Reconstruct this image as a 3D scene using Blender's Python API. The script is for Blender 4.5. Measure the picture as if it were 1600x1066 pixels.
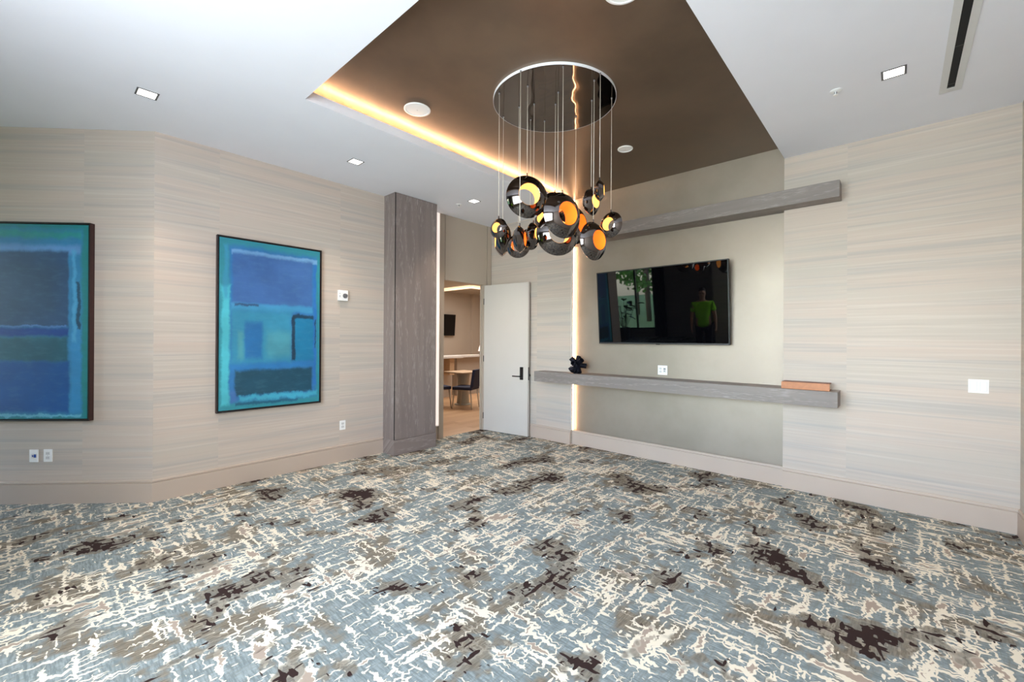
import bpy, bmesh, math, random
from mathutils import Vector, Matrix

random.seed(7)
scene = bpy.context.scene
COL = scene.collection
for o in list(bpy.data.objects):
    bpy.data.objects.remove(o)

# ------------------------------------------------------------------ camera
HC = 1.53
YAW, PITCH, ROLL = math.radians(48.0753), math.radians(0.0108), math.radians(-0.3607)
_f = Vector((math.sin(YAW) * math.cos(PITCH), math.cos(YAW) * math.cos(PITCH), math.sin(PITCH)))
_r = Vector((math.cos(YAW), -math.sin(YAW), 0))
_d = _f.cross(_r)
_r2 = math.cos(ROLL) * _r + math.sin(ROLL) * _d
_d2 = -math.sin(ROLL) * _r + math.cos(ROLL) * _d
cam_data = bpy.data.cameras.new('camera')
cam = bpy.data.objects.new('camera', cam_data)
COL.objects.link(cam)
cam_data.sensor_width = 36
cam_data.sensor_fit = 'HORIZONTAL'
cam_data.lens = 672.04 / 1600 * 36
cam_data.shift_y = -(533 - 529.64) / 1600
cam_data.clip_start = 0.05
cam.matrix_world = Matrix(((_r2.x, -_d2.x, -_f.x, 0), (_r2.y, -_d2.y, -_f.y, 0), (_r2.z, -_d2.z, -_f.z, HC), (0, 0, 0, 1)))
scene.camera = cam

# ------------------------------------------------------------------ light and exposure
vs = scene.view_settings
vs.view_transform = 'Standard'
vs.look = 'None'
vs.gamma = 1
vs.use_curve_mapping = False
vs.exposure = -0.07

world = bpy.data.worlds.new('world')
scene.world = world
world.use_nodes = True
wn = world.node_tree
wn.nodes.clear()
wo = wn.nodes.new('ShaderNodeOutputWorld')
wb = wn.nodes.new('ShaderNodeBackground')
ws = wn.nodes.new('ShaderNodeTexSky')
ws.sky_type = 'NISHITA'
ws.sun_disc = False
ws.sun_elevation = math.radians(50)
ws.sun_rotation = math.radians(60)
wb.inputs['Strength'].default_value = 3.2
wn.links.new(ws.outputs[0], wb.inputs[0])
wn.links.new(wb.outputs[0], wo.inputs[0])


def area_light(name, loc, target, sx, sy, power, color, spread=180):
    l = bpy.data.lights.new(name, 'AREA')
    l.shape = 'RECTANGLE'
    l.size, l.size_y = sx, sy
    l.energy = power
    l.color = color
    l.spread = math.radians(spread)
    o = bpy.data.objects.new(name, l)
    COL.objects.link(o)
    o.location = loc
    o.rotation_euler = (Vector(target) - Vector(loc)).to_track_quat('-Z', 'Y').to_euler()
    return o


# area light added as daylight at an unseen window, placed to suit the walls
area_light('window_daylight', (-1.13, 1.3, 1.95), (3.0, 1.3, 1.95), 3.3, 2.2, 248, (0.84, 0.915, 1.0))
area_light('next_room_ceiling_light', (7.4, 8.0, 2.93), (7.4, 8.0, 0), 3.0, 3.0, 120, (1.0, 0.93, 0.84))  # fill light added to brighten the next room, no fitting is built

# ------------------------------------------------------------------ node helper
class NT:
    def __init__(self, name):
        self.m = bpy.data.materials.new(name)
        self.m.use_nodes = True
        self.t = self.m.node_tree
        self.b = self.t.nodes['Principled BSDF']

    def n(self, typ):
        return self.t.nodes.new(typ)

    def put(self, sock, v):
        if isinstance(v, bpy.types.NodeSocket):
            self.t.links.new(v, sock)
        elif isinstance(v, (tuple, list)) and len(v) == 3 and sock.type == 'RGBA':
            sock.default_value = (*v, 1)
        else:
            sock.default_value = v

    def math(self, op, a, b=None, c=None, clamp=False):
        nd = self.n('ShaderNodeMath')
        nd.operation = op
        nd.use_clamp = clamp
        self.put(nd.inputs[0], a)
        if b is not None:
            self.put(nd.inputs[1], b)
        if c is not None:
            self.put(nd.inputs[2], c)
        return nd.outputs[0]

    def add(self, a, b): return self.math('ADD', a, b)
    def sub(self, a, b): return self.math('SUBTRACT', a, b)
    def mul(self, a, b): return self.math('MULTIPLY', a, b)
    def mx(self, a, b): return self.math('MAXIMUM', a, b)
    def mn(self, a, b): return self.math('MINIMUM', a, b)

    def step(self, x, e0, e1):
        nd = self.n('ShaderNodeMapRange')
        nd.interpolation_type = 'SMOOTHSTEP'
        self.put(nd.inputs[0], x)
        self.put(nd.inputs[1], e0)
        self.put(nd.inputs[2], e1)
        return nd.outputs[0]

    def remap(self, x, a, b, c, d):
        nd = self.n('ShaderNodeMapRange')
        for i, v in enumerate((x, a, b, c, d)):
            self.put(nd.inputs[i], v)
        return nd.outputs[0]

    def pos(self):
        s = self.n('ShaderNodeSeparateXYZ')
        self.t.links.new(self.n('ShaderNodeNewGeometry').outputs['Position'], s.inputs[0])
        return s.outputs[0], s.outputs[1], s.outputs[2]

    def obj(self):
        s = self.n('ShaderNodeSeparateXYZ')
        self.t.links.new(self.n('ShaderNodeTexCoord').outputs['Object'], s.inputs[0])
        return s.outputs[0], s.outputs[1], s.outputs[2]

    def vec(self, x, y, z=0.0):
        c = self.n('ShaderNodeCombineXYZ')
        for i, v in enumerate((x, y, z)):
            self.put(c.inputs[i], v)
        return c.outputs[0]

    def noise(self, v, scale=1.0, detail=2.0, rough=0.5, dist=0.0):
        nd = self.n('ShaderNodeTexNoise')
        self.put(nd.inputs['Vector'], v)
        self.put(nd.inputs['Scale'], scale)
        self.put(nd.inputs['Detail'], detail)
        self.put(nd.inputs['Roughness'], rough)
        self.put(nd.inputs['Distortion'], dist)
        return nd.outputs[0]

    def white(self, v):
        nd = self.n('ShaderNodeTexWhiteNoise')
        nd.noise_dimensions = '1D'
        self.put(nd.inputs['W'], v)
        return nd.outputs[0]

    def mix(self, f, a, b):
        nd = self.n('ShaderNodeMix')
        nd.data_type = 'RGBA'
        self.put(nd.inputs[0], f)
        self.put(nd.inputs[6], a)
        self.put(nd.inputs[7], b)
        return nd.outputs[2]

    def bump(self, h, strength=0.2, dist=0.01):
        nd = self.n('ShaderNodeBump')
        self.put(nd.inputs['Strength'], strength)
        self.put(nd.inputs['Distance'], dist)
        self.put(nd.inputs['Height'], h)
        self.t.links.new(nd.outputs[0], self.b.inputs['Normal'])

    def out(self, color=None, rough=None, metal=None, emit=None, estr=None, spec=None):
        for k, v in (('Base Color', color), ('Roughness', rough), ('Metallic', metal),
                     ('Emission Color', emit), ('Emission Strength', estr), ('Specular IOR Level', spec)):
            if v is not None:
                self.put(self.b.inputs[k], v)
        return self.m


def srgb(r, g, b):
    f = lambda c: ((c / 255 + 0.055) / 1.055) ** 2.4 if c > 10 else c / 255 / 12.92
    return (f(r), f(g), f(b))


def plain(name, color, rough=0.5, metal=0.0, emit=None, estr=0.0, var=0.04, scale=30):
    """procedural material: a flat tone with a slight noise variation"""
    t = NT(name)
    x, y, z = t.obj()
    n = t.noise(t.vec(x, y, z), scale, 2)
    k = t.remap(n, 0.3, 0.7, 1 - var, 1 + var)
    c = t.n('ShaderNodeVectorMath')
    c.operation = 'SCALE'
    c.inputs[0].default_value = color
    t.put(c.inputs[3], k)
    t.out(c.outputs[0], rough, metal)
    if emit:
        t.out(emit=emit, estr=estr)
    return t.m


# ------------------------------------------------------------------ materials
def mat_carpet():
    t = NT('carpet')
    x, y, z = t.pos()
    N = lambda fx, fy, sd, det=2.0, ro=0.5: t.noise(t.vec(t.mul(x, fx), t.mul(y, fy), sd), 1, det, ro)
    # ikat-like jitter: short teeth across the running direction of each stroke
    jy = t.mul(t.sub(N(36, 8, 1.0, 1), 0.5), 0.05)
    jx = t.mul(t.sub(N(8, 36, 5.0, 1), 0.5), 0.05)
    X, Y = t.add(x, jx), t.add(y, jy)
    NW = lambda fx, fy, sd, det=1.5: t.noise(t.vec(t.mul(X, fx), t.mul(Y, fy), sd), 1, det, 0.5)
    # patches in which strokes run along x, others along y
    reg = t.mul(t.sub(N(1.4, 1.4, 21.0), 0.5), 0.30)
    dens = t.mul(t.sub(N(1.9, 1.9, 33.0), 0.5), 0.22)
    ta, tb = t.add(dens, reg), t.sub(dens, reg)
    va = t.add(NW(3.2, 13, 0.0, 2.5), ta)      # broad strokes, outlined, tan inside
    vb = t.add(NW(13, 3.2, 4.0, 2.5), tb)
    vc = t.add(NW(2.6, 40, 61.0), t.mul(ta, 0.8))     # thin long strokes
    vd = t.add(NW(40, 2.6, 67.0), t.mul(tb, 0.8))
    ve = t.add(N(34, 12, 75.0, 1), t.mul(ta, 0.7))    # short cross dashes
    vf = t.add(N(12, 34, 79.0, 1), t.mul(tb, 0.7))
    cream = t.mx(t.step(t.mx(va, vb), 0.620, 0.630), t.mx(t.step(t.mx(vc, vd), 0.625, 0.645), t.step(t.mx(ve, vf), 0.655, 0.675)))
    core = t.step(t.mx(va, vb), 0.676, 0.686)
    # ground: slate blue and taupe patches with a woven cross grain
    g1 = N(2.0, 2.0, 11.0, 3, 0.6)
    g2 = N(90, 12, 2.0, 2, 0.6)
    g3 = N(12, 90, 6.0, 2, 0.6)
    blk = N(11, 11, 71.0, 1, 0.5)
    blue = t.mix(t.step(g2, 0.35, 0.65), srgb(116, 127, 129), srgb(150, 160, 161))
    blue = t.mix(t.mul(t.step(g3, 0.42, 0.68), 0.6), blue, srgb(122, 126, 120))
    taupe = t.mix(t.step(g3, 0.35, 0.65), srgb(110, 100, 87), srgb(142, 132, 116))
    taupe = t.mix(t.mul(t.step(g2, 0.42, 0.68), 0.5), taupe, srgb(112, 110, 102))
    gsel = t.add(t.add(g1, t.mul(t.sub(g2, 0.5), 0.2)), t.mul(t.sub(blk, 0.5), 0.35))
    ground = t.mix(t.step(gsel, 0.50, 0.64), blue, taupe)
    # dark brown ink dashes inside taupe halos
    d0 = N(2.2, 2.2, 47.0, 1.5, 0.5)
    d1 = N(9, 24, 13.0, 1.5)
    d2 = N(24, 9, 17.0, 1.5)
    halo = t.step(t.add(d0, t.mul(t.sub(blk, 0.5), 0.30)), 0.56, 0.60)
    ground = t.mix(t.mul(halo, 0.8), ground, taupe)
    dk = t.add(d0, t.mul(t.sub(t.mx(d1, d2), 0.58), 0.9))
    dark = t.mul(t.step(dk, 0.635, 0.65), t.step(d0, 0.53, 0.56))
    keep = t.sub(1.0, t.mul(halo, 0.85))
    col = t.mix(t.mul(cream, keep), ground, srgb(232, 222, 202))
    col = t.mix(t.mul(core, keep), col, srgb(168, 152, 138))
    col = t.mix(dark, col, srgb(52, 38, 36))
    pile = N(260, 260, 0.0, 1)
    t.bump(t.add(t.mul(pile, 0.6), t.mul(cream, 0.4)), 0.25, 0.004)
    return t.out(col, 0.95, spec=0.15)


def mat_wallpaper(name, dx, dy, off=0.0, lum=1.0):
    """horizontal brushed streaks, hung in drops 1.27 m wide; (dx,dy) runs along the wall"""
    t = NT(name)
    x, y, z = t.pos()
    u = t.add(t.add(t.mul(x, dx), t.mul(y, dy)), off)
    k = t.math('FLOOR', t.math('DIVIDE', u, 1.27))
    seed = t.mul(t.white(k), 40.0)
    s1 = t.noise(t.vec(t.mul(u, 0.30), t.mul(z, 15), seed), 1, 3, 0.65)
    s2 = t.noise(t.vec(t.mul(u, 0.7), t.mul(z, 48), seed), 1, 3, 0.6)
    s3 = t.noise(t.vec(t.mul(u, 0.25), t.mul(z, 5), t.add(seed, 9.0)), 1, 2, 0.5)
    L = lambda c: tuple(v * lum for v in c)
    col = t.mix(t.step(s3, 0.35, 0.65), L(srgb(191, 181, 169)), L(srgb(197, 182, 169)))
    col = t.mix(t.mul(t.step(s1, 0.46, 0.66), 0.65), col, L(srgb(174, 168, 162)))
    col = t.mix(t.mul(t.step(s2, 0.50, 0.70), 0.45), col, L(srgb(208, 199, 188)))
    col = t.mix(t.mul(t.step(s2, 0.42, 0.28), 0.35), col, L(srgb(172, 162, 152)))
    t.bump(s2, 0.05, 0.002)
    return t.out(col, 0.55, spec=0.3)


def mat_wood(name, axis, c0, c1, c2, rough=0.5):
    """open-grain veneer with cathedral figure, grain running along object axis 0/1/2"""
    t = NT(name)
    p = list(t.pos())
    g = p.pop(axis)
    u, v = p
    lat = t.add(u, v)
    wob = t.noise(t.vec(t.mul(lat, 3.0), t.mul(g, 0.45), 0.0), 1, 1.5, 0.5)
    ring = t.math('SINE', t.add(t.mul(wob, 60.0), t.mul(lat, 20.0)))
    pore = t.noise(t.vec(t.mul(lat, 150), t.mul(g, 9), 3.0), 1, 2, 0.6)
    tone = t.noise(t.vec(t.mul(lat, 14), t.mul(g, 0.5), 8.0), 1, 2, 0.5)
    col = t.mix(t.step(tone, 0.3, 0.7), c0, c1)
    col = t.mix(t.mul(t.step(t.add(pore, t.mul(ring, 0.10)), 0.58, 0.72), 0.6), col, c2)
    t.bump(pore, 0.15, 0.002)
    return t.out(col, rough, spec=0.35)


def mat_painted_metallic(name, c0, c1, metal, rough):
    t = NT(name)
    x, y, z = t.pos()
    n = t.noise(t.vec(x, y, z), 2.0, 4, 0.6)
    f = t.noise(t.vec(x, y, z), 120, 2)
    col = t.mix(t.step(n, 0.3, 0.7), c0, c1)
    r = t.add(t.remap(n, 0.3, 0.7, rough - 0.05, rough + 0.05), t.mul(f, 0.05))
    return t.out(col, r, metal)


def mat_floor_oak():
    t = NT('oak_plank_floor')
    x, y, z = t.pos()
    row = t.math('FLOOR', t.math('DIVIDE', y, 0.18))
    u = t.add(x, t.mul(t.white(row), 3.0))
    brd = t.math('FLOOR', t.math('DIVIDE', u, 1.4))
    tone = t.white(t.add(t.mul(row, 7.3), t.mul(brd, 3.1)))
    gr = t.noise(t.vec(t.mul(x, 2.0), t.mul(y, 40), tone), 1, 3)
    col = t.mix(tone, srgb(205, 160, 118), srgb(222, 182, 142))
    col = t.mix(t.mul(t.step(gr, 0.45, 0.7), 0.4), col, srgb(184, 138, 98))
    return t.out(col, 0.4)


M = {}
M['carpet'] = mat_carpet()
M['paper_left'] = mat_wallpaper('wallpaper_left', 1, 0, 0.01)
M['paper_angled'] = mat_wallpaper('wallpaper_angled', -0.7071, 0.7071, 0.09)
M['paper_front'] = mat_wallpaper('wallpaper_front', 0, 1, 0.90)
M['paper_right'] = mat_wallpaper('wallpaper_right', 1, 0, 0.1)
M['ceiling'] = plain('ceiling_paint', srgb(236, 237, 243), 0.8, var=0.01, scale=3)
M['bronze'] = mat_painted_metallic('bronze_ceiling_paint', srgb(112, 94, 78), srgb(124, 104, 86), 0.5, 0.36)
M['alcove'] = mat_painted_metallic('pewter_wall_paint', srgb(152, 142, 129), srgb(162, 151, 138), 0.55, 0.45)
M['base'] = plain('baseboard_paint', srgb(190, 173, 158), 0.5, var=0.015, scale=4)
M['doorpaint'] = plain('door_panel_paint', srgb(182, 168, 152), 0.5, var=0.015, scale=4)
M['doorleaf'] = plain('door_leaf_paint', srgb(206, 200, 192), 0.38, var=0.01, scale=4)
M['white'] = plain('white_plastic', srgb(242, 242, 240), 0.4, var=0.01)
M['offwhite'] = plain('offwhite_plastic', srgb(214, 214, 212), 0.45, var=0.01)
M['greymark'] = plain('grey_plastic', srgb(120, 122, 126), 0.5)
M['whitetrim'] = plain('white_trim_paint', srgb(238, 238, 238), 0.6, var=0.01)
M['trimgrey'] = plain('brushed_grey_trim', srgb(104, 104, 106), 0.45, 0.5)
M['black'] = plain('black_metal', srgb(24, 22, 22), 0.35, 0.2)
M['blackgap'] = plain('dark_void', srgb(14, 14, 16), 0.8)
M['blue'] = plain('blue_plastic', srgb(20, 70, 160), 0.4)
M['frame'] = plain('dark_frame_wood', srgb(58, 30, 28), 0.45, var=0.12)
M['framefront'] = plain('black_frame_edge', srgb(20, 18, 20), 0.4)
GREY0, GREY1, GREY2 = srgb(126, 114, 110), srgb(136, 124, 119), srgb(172, 162, 156)
M['wood_v'] = mat_wood('taupe_veneer_upright', 2, GREY0, GREY1, GREY2)
M['wood_y'] = mat_wood('taupe_veneer_level', 1, srgb(124, 116, 112), srgb(135, 127, 122), srgb(166, 158, 152))
M['wood_x'] = mat_wood('taupe_veneer_plinth', 0, GREY0, GREY1, GREY2)
M['chrome'] = plain('smoked_mirror_metal', (0.17, 0.152, 0.147), 0.03, 1.0, var=0.0)
M['mirror'] = plain('dark_mirror_glass', (0.13, 0.115, 0.105), 0.03, 1.0, var=0.0)
def mat_wavy_mirror():
    t = NT('wavy_dark_mirror')
    x, y, z = t.pos()
    n = t.noise(t.vec(x, y, z), 3.2, 1)
    t.bump(n, 0.35, 0.02)
    return t.out((0.125, 0.098, 0.082), 0.03, 1.0)


M['mirror'] = mat_wavy_mirror()
M['rim'] = plain('white_enamel_rim', srgb(240, 240, 244), 0.4)
M['wire'] = plain('pale_cable', srgb(214, 204, 190), 0.5)
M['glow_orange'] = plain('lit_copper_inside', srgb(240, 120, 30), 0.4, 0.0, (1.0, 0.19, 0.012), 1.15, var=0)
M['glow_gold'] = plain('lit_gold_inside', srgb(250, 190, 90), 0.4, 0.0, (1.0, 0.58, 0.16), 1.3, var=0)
M['led'] = plain('warm_led_tape', srgb(255, 230, 200), 0.5, 0.0, (1.0, 0.60, 0.32), 25.0, var=0)
M['led_cove'] = plain('warm_led_cove_tape', srgb(255, 230, 200), 0.5, 0.0, (1.0, 0.60, 0.33), 200.0, var=0)
M['led_soft'] = plain('soft_led_diffuser', srgb(255, 240, 230), 0.5, 0.0, (1.0, 0.88, 0.82), 0.75, var=0)
M['lamp'] = plain('downlight_lens', srgb(255, 255, 250), 0.5, 0.0, (1.0, 0.95, 0.88), 6.0, var=0)
M['tvscreen'] = plain('television_screen', srgb(4, 4, 6), 0.02, var=0)
M['tvbezel'] = plain('television_bezel', srgb(16, 16, 17), 0.5)
M['silver'] = plain('silver_edge', srgb(150, 150, 152), 0.3, 0.8)
M['darksilver'] = plain('dark_silver_edge', srgb(70, 70, 72), 0.35, 0.6)
M['tan'] = plain('tan_leather', srgb(182, 120, 78), 0.5, var=0.08)
M['tan_dark'] = plain('tan_leather_edge', srgb(120, 66, 40), 0.5, var=0.08)
M['paper'] = plain('page_paper', srgb(232, 226, 214), 0.7)
M['gunmetal'] = plain('gunmetal_glaze', srgb(38, 40, 52), 0.12, 0.7)
M['oak'] = mat_floor_oak()
M['tan_wall'] = plain('next_room_wall_paint', srgb(186, 174, 162), 0.6, var=0.01, scale=3)
M['ceil2'] = plain('next_room_ceiling_paint', srgb(178, 166, 152), 0.7, var=0.01, scale=3)
M['navy'] = plain('navy_upholstery', srgb(30, 36, 66), 0.7, var=0.1)
M['legmetal'] = plain('pale_chair_leg', srgb(196, 184, 166), 0.4)
M['tabletop'] = plain('pale_wood_top', srgb(206, 176, 144), 0.45, var=0.08)
M['pedestal'] = plain('pale_grey_pedestal', srgb(176, 172, 158), 0.45)
M['counter'] = plain('white_stone_top', srgb(226, 222, 218), 0.3)
M['gasket'] = plain('door_seal', srgb(90, 88, 84), 0.6)

# ------------------------------------------------------------------ geometry helpers
def tag(o, label=None, cat=None, group=None, kind=None):
    if label: o['label'] = label
    if cat: o['category'] = cat
    if group: o['group'] = group
    if kind: o['kind'] = kind
    return o


def link(name, me, mat, parent=None, loc=None):
    o = bpy.data.objects.new(name, me)
    COL.objects.link(o)
    if mat is not None and not me.materials:
        me.materials.append(mat)
    if loc is not None:
        o.location = loc
    if parent is not None:
        o.parent = parent
    return o


def empty(name, loc, rz=0.0):
    o = bpy.data.objects.new(name, None)
    o.empty_display_size = 0.1
    COL.objects.link(o)
    o.location = loc
    o.rotation_euler = (0, 0, rz)
    return o


def bm_box(bm, x0, x1, y0, y1, z0, z1, mtx=None):
    vs_ = [bm.verts.new(p) for p in ((x0, y0, z0), (x1, y0, z0), (x1, y1, z0), (x0, y1, z0),
                                     (x0, y0, z1), (x1, y0, z1), (x1, y1, z1), (x0, y1, z1))]
    if mtx is not None:
        for v in vs_:
            v.co = mtx @ v.co
    for f in ((0, 3, 2, 1), (4, 5, 6, 7), (0, 1, 5, 4), (1, 2, 6, 5), (2, 3, 7, 6), (3, 0, 4, 7)):
        bm.faces.new([vs_[i] for i in f])


def finish(bm, name, bevel=0.0, smooth=False, seg=2):
    if bevel > 0:
        bmesh.ops.bevel(bm, geom=list(bm.edges), offset=bevel, segments=seg, affect='EDGES', profile=0.6)
    bmesh.ops.recalc_face_normals(bm, faces=bm.faces)
    me = bpy.data.meshes.new(name)
    bm.to_mesh(me)
    bm.free()
    if smooth:
        for p in me.polygons:
            p.use_smooth = True
    return me


def box(name, x0, x1, y0, y1, z0, z1, mat, parent=None, bevel=0.0, off=None, seg=2):
    """box given in world coordinates; off = the parent's location when parented"""
    if off is not None:
        x0, x1, y0, y1, z0, z1 = x0 - off[0], x1 - off[0], y0 - off[1], y1 - off[1], z0 - off[2], z1 - off[2]
    c = ((x0 + x1) / 2, (y0 + y1) / 2, (z0 + z1) / 2)
    bm = bmesh.new()
    bm_box(bm, x0 - c[0], x1 - c[0], y0 - c[1], y1 - c[1], z0 - c[2], z1 - c[2])
    return link(name, finish(bm, name, bevel, seg=seg), mat, parent, c)


def boxes(name, lst, mat, parent=None, loc=None, bevel=0.0):
    bm = bmesh.new()
    for b in lst:
        bm_box(bm, *b)
    return link(name, finish(bm, name, bevel), mat, parent, loc)


def lathe_mesh(name, prof, n=32, axis='Z', closed=False, smooth=True):
    bm = bmesh.new()
    rings = []
    for t, r in prof:
        ring = []
        for i in range(n):
            a = 2 * math.pi * i / n
            c, s = r * math.cos(a), r * math.sin(a)
            ring.append(bm.verts.new((c, s, t) if axis == 'Z' else (t, c, s)))
        rings.append(ring)
    m = len(rings)
    for j in range(m if closed else m - 1):
        A, B = rings[j], rings[(j + 1) % m]
        for i in range(n):
            bm.faces.new((A[i], A[(i + 1) % n], B[(i + 1) % n], B[i]))
    if not closed:
        for ring in (rings[0], rings[-1]):
            if (ring[0].co - ring[n // 2].co).length > 1e-5:
                bm.faces.new(ring)
    bmesh.ops.remove_doubles(bm, verts=bm.verts, dist=1e-6)
    me = finish(bm, name, 0, False)
    if smooth:
        for p in me.polygons:
            p.use_smooth = True
        me.set_sharp_from_angle(angle=math.radians(38))
    return me


def tube_mesh(name, p0, p1, r, n=8):
    p0, p1 = Vector(p0), Vector(p1)
    d = p1 - p0
    q = d.to_track_quat('Z', 'Y').to_matrix()
    bm = bmesh.new()
    A, B = [], []
    for i in range(n):
        a = 2 * math.pi * i / n
        o = q @ Vector((r * math.cos(a), r * math.sin(a), 0))
        A.append(bm.verts.new(p0 + o))
        B.append(bm.verts.new(p1 + o))
    for i in range(n):
        bm.faces.new((A[i], A[(i + 1) % n], B[(i + 1) % n], B[i]))
    bm.faces.new(A)
    bm.faces.new(B)
    return finish(bm, name, 0, True)


def prism(name, pts, z0, z1, mat, parent=None, kind=None):
    bm = bmesh.new()
    lo = [bm.verts.new((p[0], p[1], z0)) for p in pts]
    hi = [bm.verts.new((p[0], p[1], z1)) for p in pts]
    n = len(pts)
    bm.faces.new(lo)
    bm.faces.new(hi)
    for i in range(n):
        bm.faces.new((lo[i], lo[(i + 1) % n], hi[(i + 1) % n], hi[i]))
    o = link(name, finish(bm, name), mat, parent)
    if kind: o['kind'] = kind
    return o


def struct(o):
    o['kind'] = 'structure'
    return o


# ------------------------------------------------------------------ the room shell
H = 3.432            # main ceiling
ZT = 3.585           # raised tray ceiling
LIP = 3.513          # top of the lip of the light cove
YL = 5.13            # left wall
XF = 5.235           # television wall, flanks
XA = 5.32            # television wall, recess
YD = 5.18            # door wall
YR = -0.725          # right wall
XB = -4.2            # wall behind the camera
AY0, AY1 = 0.893, 3.545   # recess
TX0, TY0, TY1 = 1.441, 0.893, 3.527   # tray
CX, CY_ = 0.745, YL  # corner of the angled wall
YE = 8.4
XE = CX - (YE - CY_)

prism('floor', [(XB - 0.1, YR - 0.1), (5.5, YR - 0.1), (5.5, 5.24), (CX + 0.08, 5.24), (XE + 0.1, YE + 0.1), (XB - 0.1, YE + 0.1)], -0.05, 0.0, M['carpet'], kind='structure')

# ceiling with the rectangular opening of the tray and the pocket of the light cove
struct(boxes('ceiling', [
    (XB - 0.1, TX0, YR - 0.1, YE + 0.1, H, 3.70),
    (TX0, XF + 0.3, YR - 0.1, TY0, H, 3.70),
    (TX0, XF, TY1, 3.72, H, LIP),
    (TX0, XF + 0.3, 3.72, 5.30, H, 3.70),
], M['ceiling']))
struct(box('ceiling_tray', TX0 - 0.02, XA + 0.1, TY0 - 0.02, 3.74, ZT, ZT + 0.08, M['bronze']))

struct(box('wall_left', CX, 3.79, YL, YL + 0.15, 0, H, M['paper_left']))
prism('wall_angled', [(CX, CY_), (CX + 0.1, CY_ + 0.14), (XE + 0.2, YE + 0.2), (XE, YE)], 0, H, M['paper_angled'], kind='structure')
struct(box('wall_left_far', XB - 0.1, XE + 0.05, YE, YE + 0.12, 0, H, M['paper_right']))
struct(box('wall_front_left', XF, XF + 0.25, AY1, YD + 0.09, 0, ZT, M['paper_front']))
struct(box('wall_front_right', XF, XF + 0.25, YR - 0.1, AY0, 0, H, M['paper_front']))
struct(box('wall_front_recess', XA, XA + 0.17, AY0 - 0.02, AY1 + 0.02, 0, ZT, M['alcove']))

# wall beside the camera, and the stepped wall behind it with two wide windows, the near one unseen and placed for the light
XN, YN = -1.2, 3.5
W1, W2, WZ1 = (-0.4, 3.0), (6.25, 7.9), 3.05
struct(box('wall_right', XN - 0.1, XF, YR - 0.12, YR, 0, H, M['paper_right']))
struct(boxes('wall_back', [
    (XN - 0.15, XN, YR, W1[0], 0, H), (XN - 0.15, XN, W1[1], YN, 0, H),
    (XN - 0.15, XN, W1[0], W1[1], 0, 0.85), (XN - 0.15, XN, W1[0], W1[1], WZ1, H),
    (XB, XN - 0.15, YN - 0.15, YN, 0, H)], M['paper_front']))
struct(boxes('wall_back_far', [
    (XB - 0.15, XB, YN - 0.15, W2[0], 0, H), (XB - 0.15, XB, W2[1], YE + 0.1, 0, H),
    (XB - 0.15, XB, W2[0], W2[1], 0, 0.25), (XB - 0.15, XB, W2[0], W2[1], WZ1, H)], M['paper_front']))
glass = NT('window_glass')
tr = glass.n('ShaderNodeBsdfTransparent')
gl = glass.n('ShaderNodeBsdfGlossy')
gl.inputs['Roughness'].default_value = 0.02
fr = glass.n('ShaderNodeFresnel')
ms = glass.n('ShaderNodeMixShader')
glass.t.links.new(fr.outputs[0], ms.inputs[0])
glass.t.links.new(tr.outputs[0], ms.inputs[1])
glass.t.links.new(gl.outputs[0], ms.inputs[2])
glass.t.links.new(ms.outputs[0], glass.t.nodes['Material Output'].inputs[0])
M['glass'] = glass.m
for i, (a, b, nm, xw, WZ0) in enumerate(((W1[0], W1[1], 3, XN, 0.85), (W2[0], W2[1], 2, XB, 0.25))):
    # built along the run of the wall: (run0, run1, depth0, depth1, z0, z1)
    L_ = [(a, b, 0.04, 0.10, WZ0, WZ0 + 0.06), (a, b, 0.04, 0.10, WZ1 - 0.06, WZ1)]
    for k in range(nm + 1):
        y0 = min(max(a + (b - a) * k / nm - 0.03, a), b - 0.06)
        L_.append((y0, y0 + 0.06, 0.04, 0.10, WZ0 + 0.06, WZ1 - 0.06))
    G_ = [(a + (b - a) * k / nm + 0.03, a + (b - a) * (k + 1) / nm - 0.03, 0.065, 0.075, WZ0 + 0.06, WZ1 - 0.06) for k in range(nm)]
    cv = lambda q: (xw - q[3], xw - q[2], q[0], q[1], q[4], q[5])
    w = struct(boxes('window_%d' % (i + 1), [cv(q) for q in L_], M['black']))
    for q in G_:
        bm = bmesh.new()
        bm_box(bm, *cv(q))
        link('pane', finish(bm, 'pane'), M['glass'], w)

# baseboards: tall flat board with a small bead on top
def baseboard(name, pts, h=0.205, th=0.016, bead=0.030):
    """pts: polyline of wall-face points, room on the right-hand side of travel; mitred"""
    bm = bmesh.new()
    P = [Vector((p[0], p[1])) for p in pts]
    nn = []
    for i in range(len(P) - 1):
        d = (P[i + 1] - P[i]).normalized()
        nn.append(Vector((d.y, -d.x)))
    prof = [(0, 0), (th, 0), (th, h - bead), (th * 0.25, h - bead + 0.003), (th * 0.25, h - bead + 0.011),
            (th * 0.8, h - bead + 0.013), (th * 0.6, h - 0.004), (th * 0.3, h), (0, h)]
    rows = []
    for i, p in enumerate(P):
        if i == 0: m = nn[0]
        elif i == len(P) - 1: m = nn[-1]
        else:
            m = (nn[i - 1] + nn[i])
            m = m / (1 + nn[i - 1].dot(nn[i]))
        rows.append([bm.verts.new((p.x + m.x * q[0], p.y + m.y * q[0], q[1])) for q in prof])
    k = len(prof)
    for a, b in zip(rows[:-1], rows[1:]):
        for j in range(k):
            bm.faces.new((a[j], a[(j + 1) % k], b[(j + 1) % k], b[j]))
    bm.faces.new(rows[0])
    bm.faces.new(rows[-1])
    return struct(link(name, finish(bm, name), M['base']))


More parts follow.
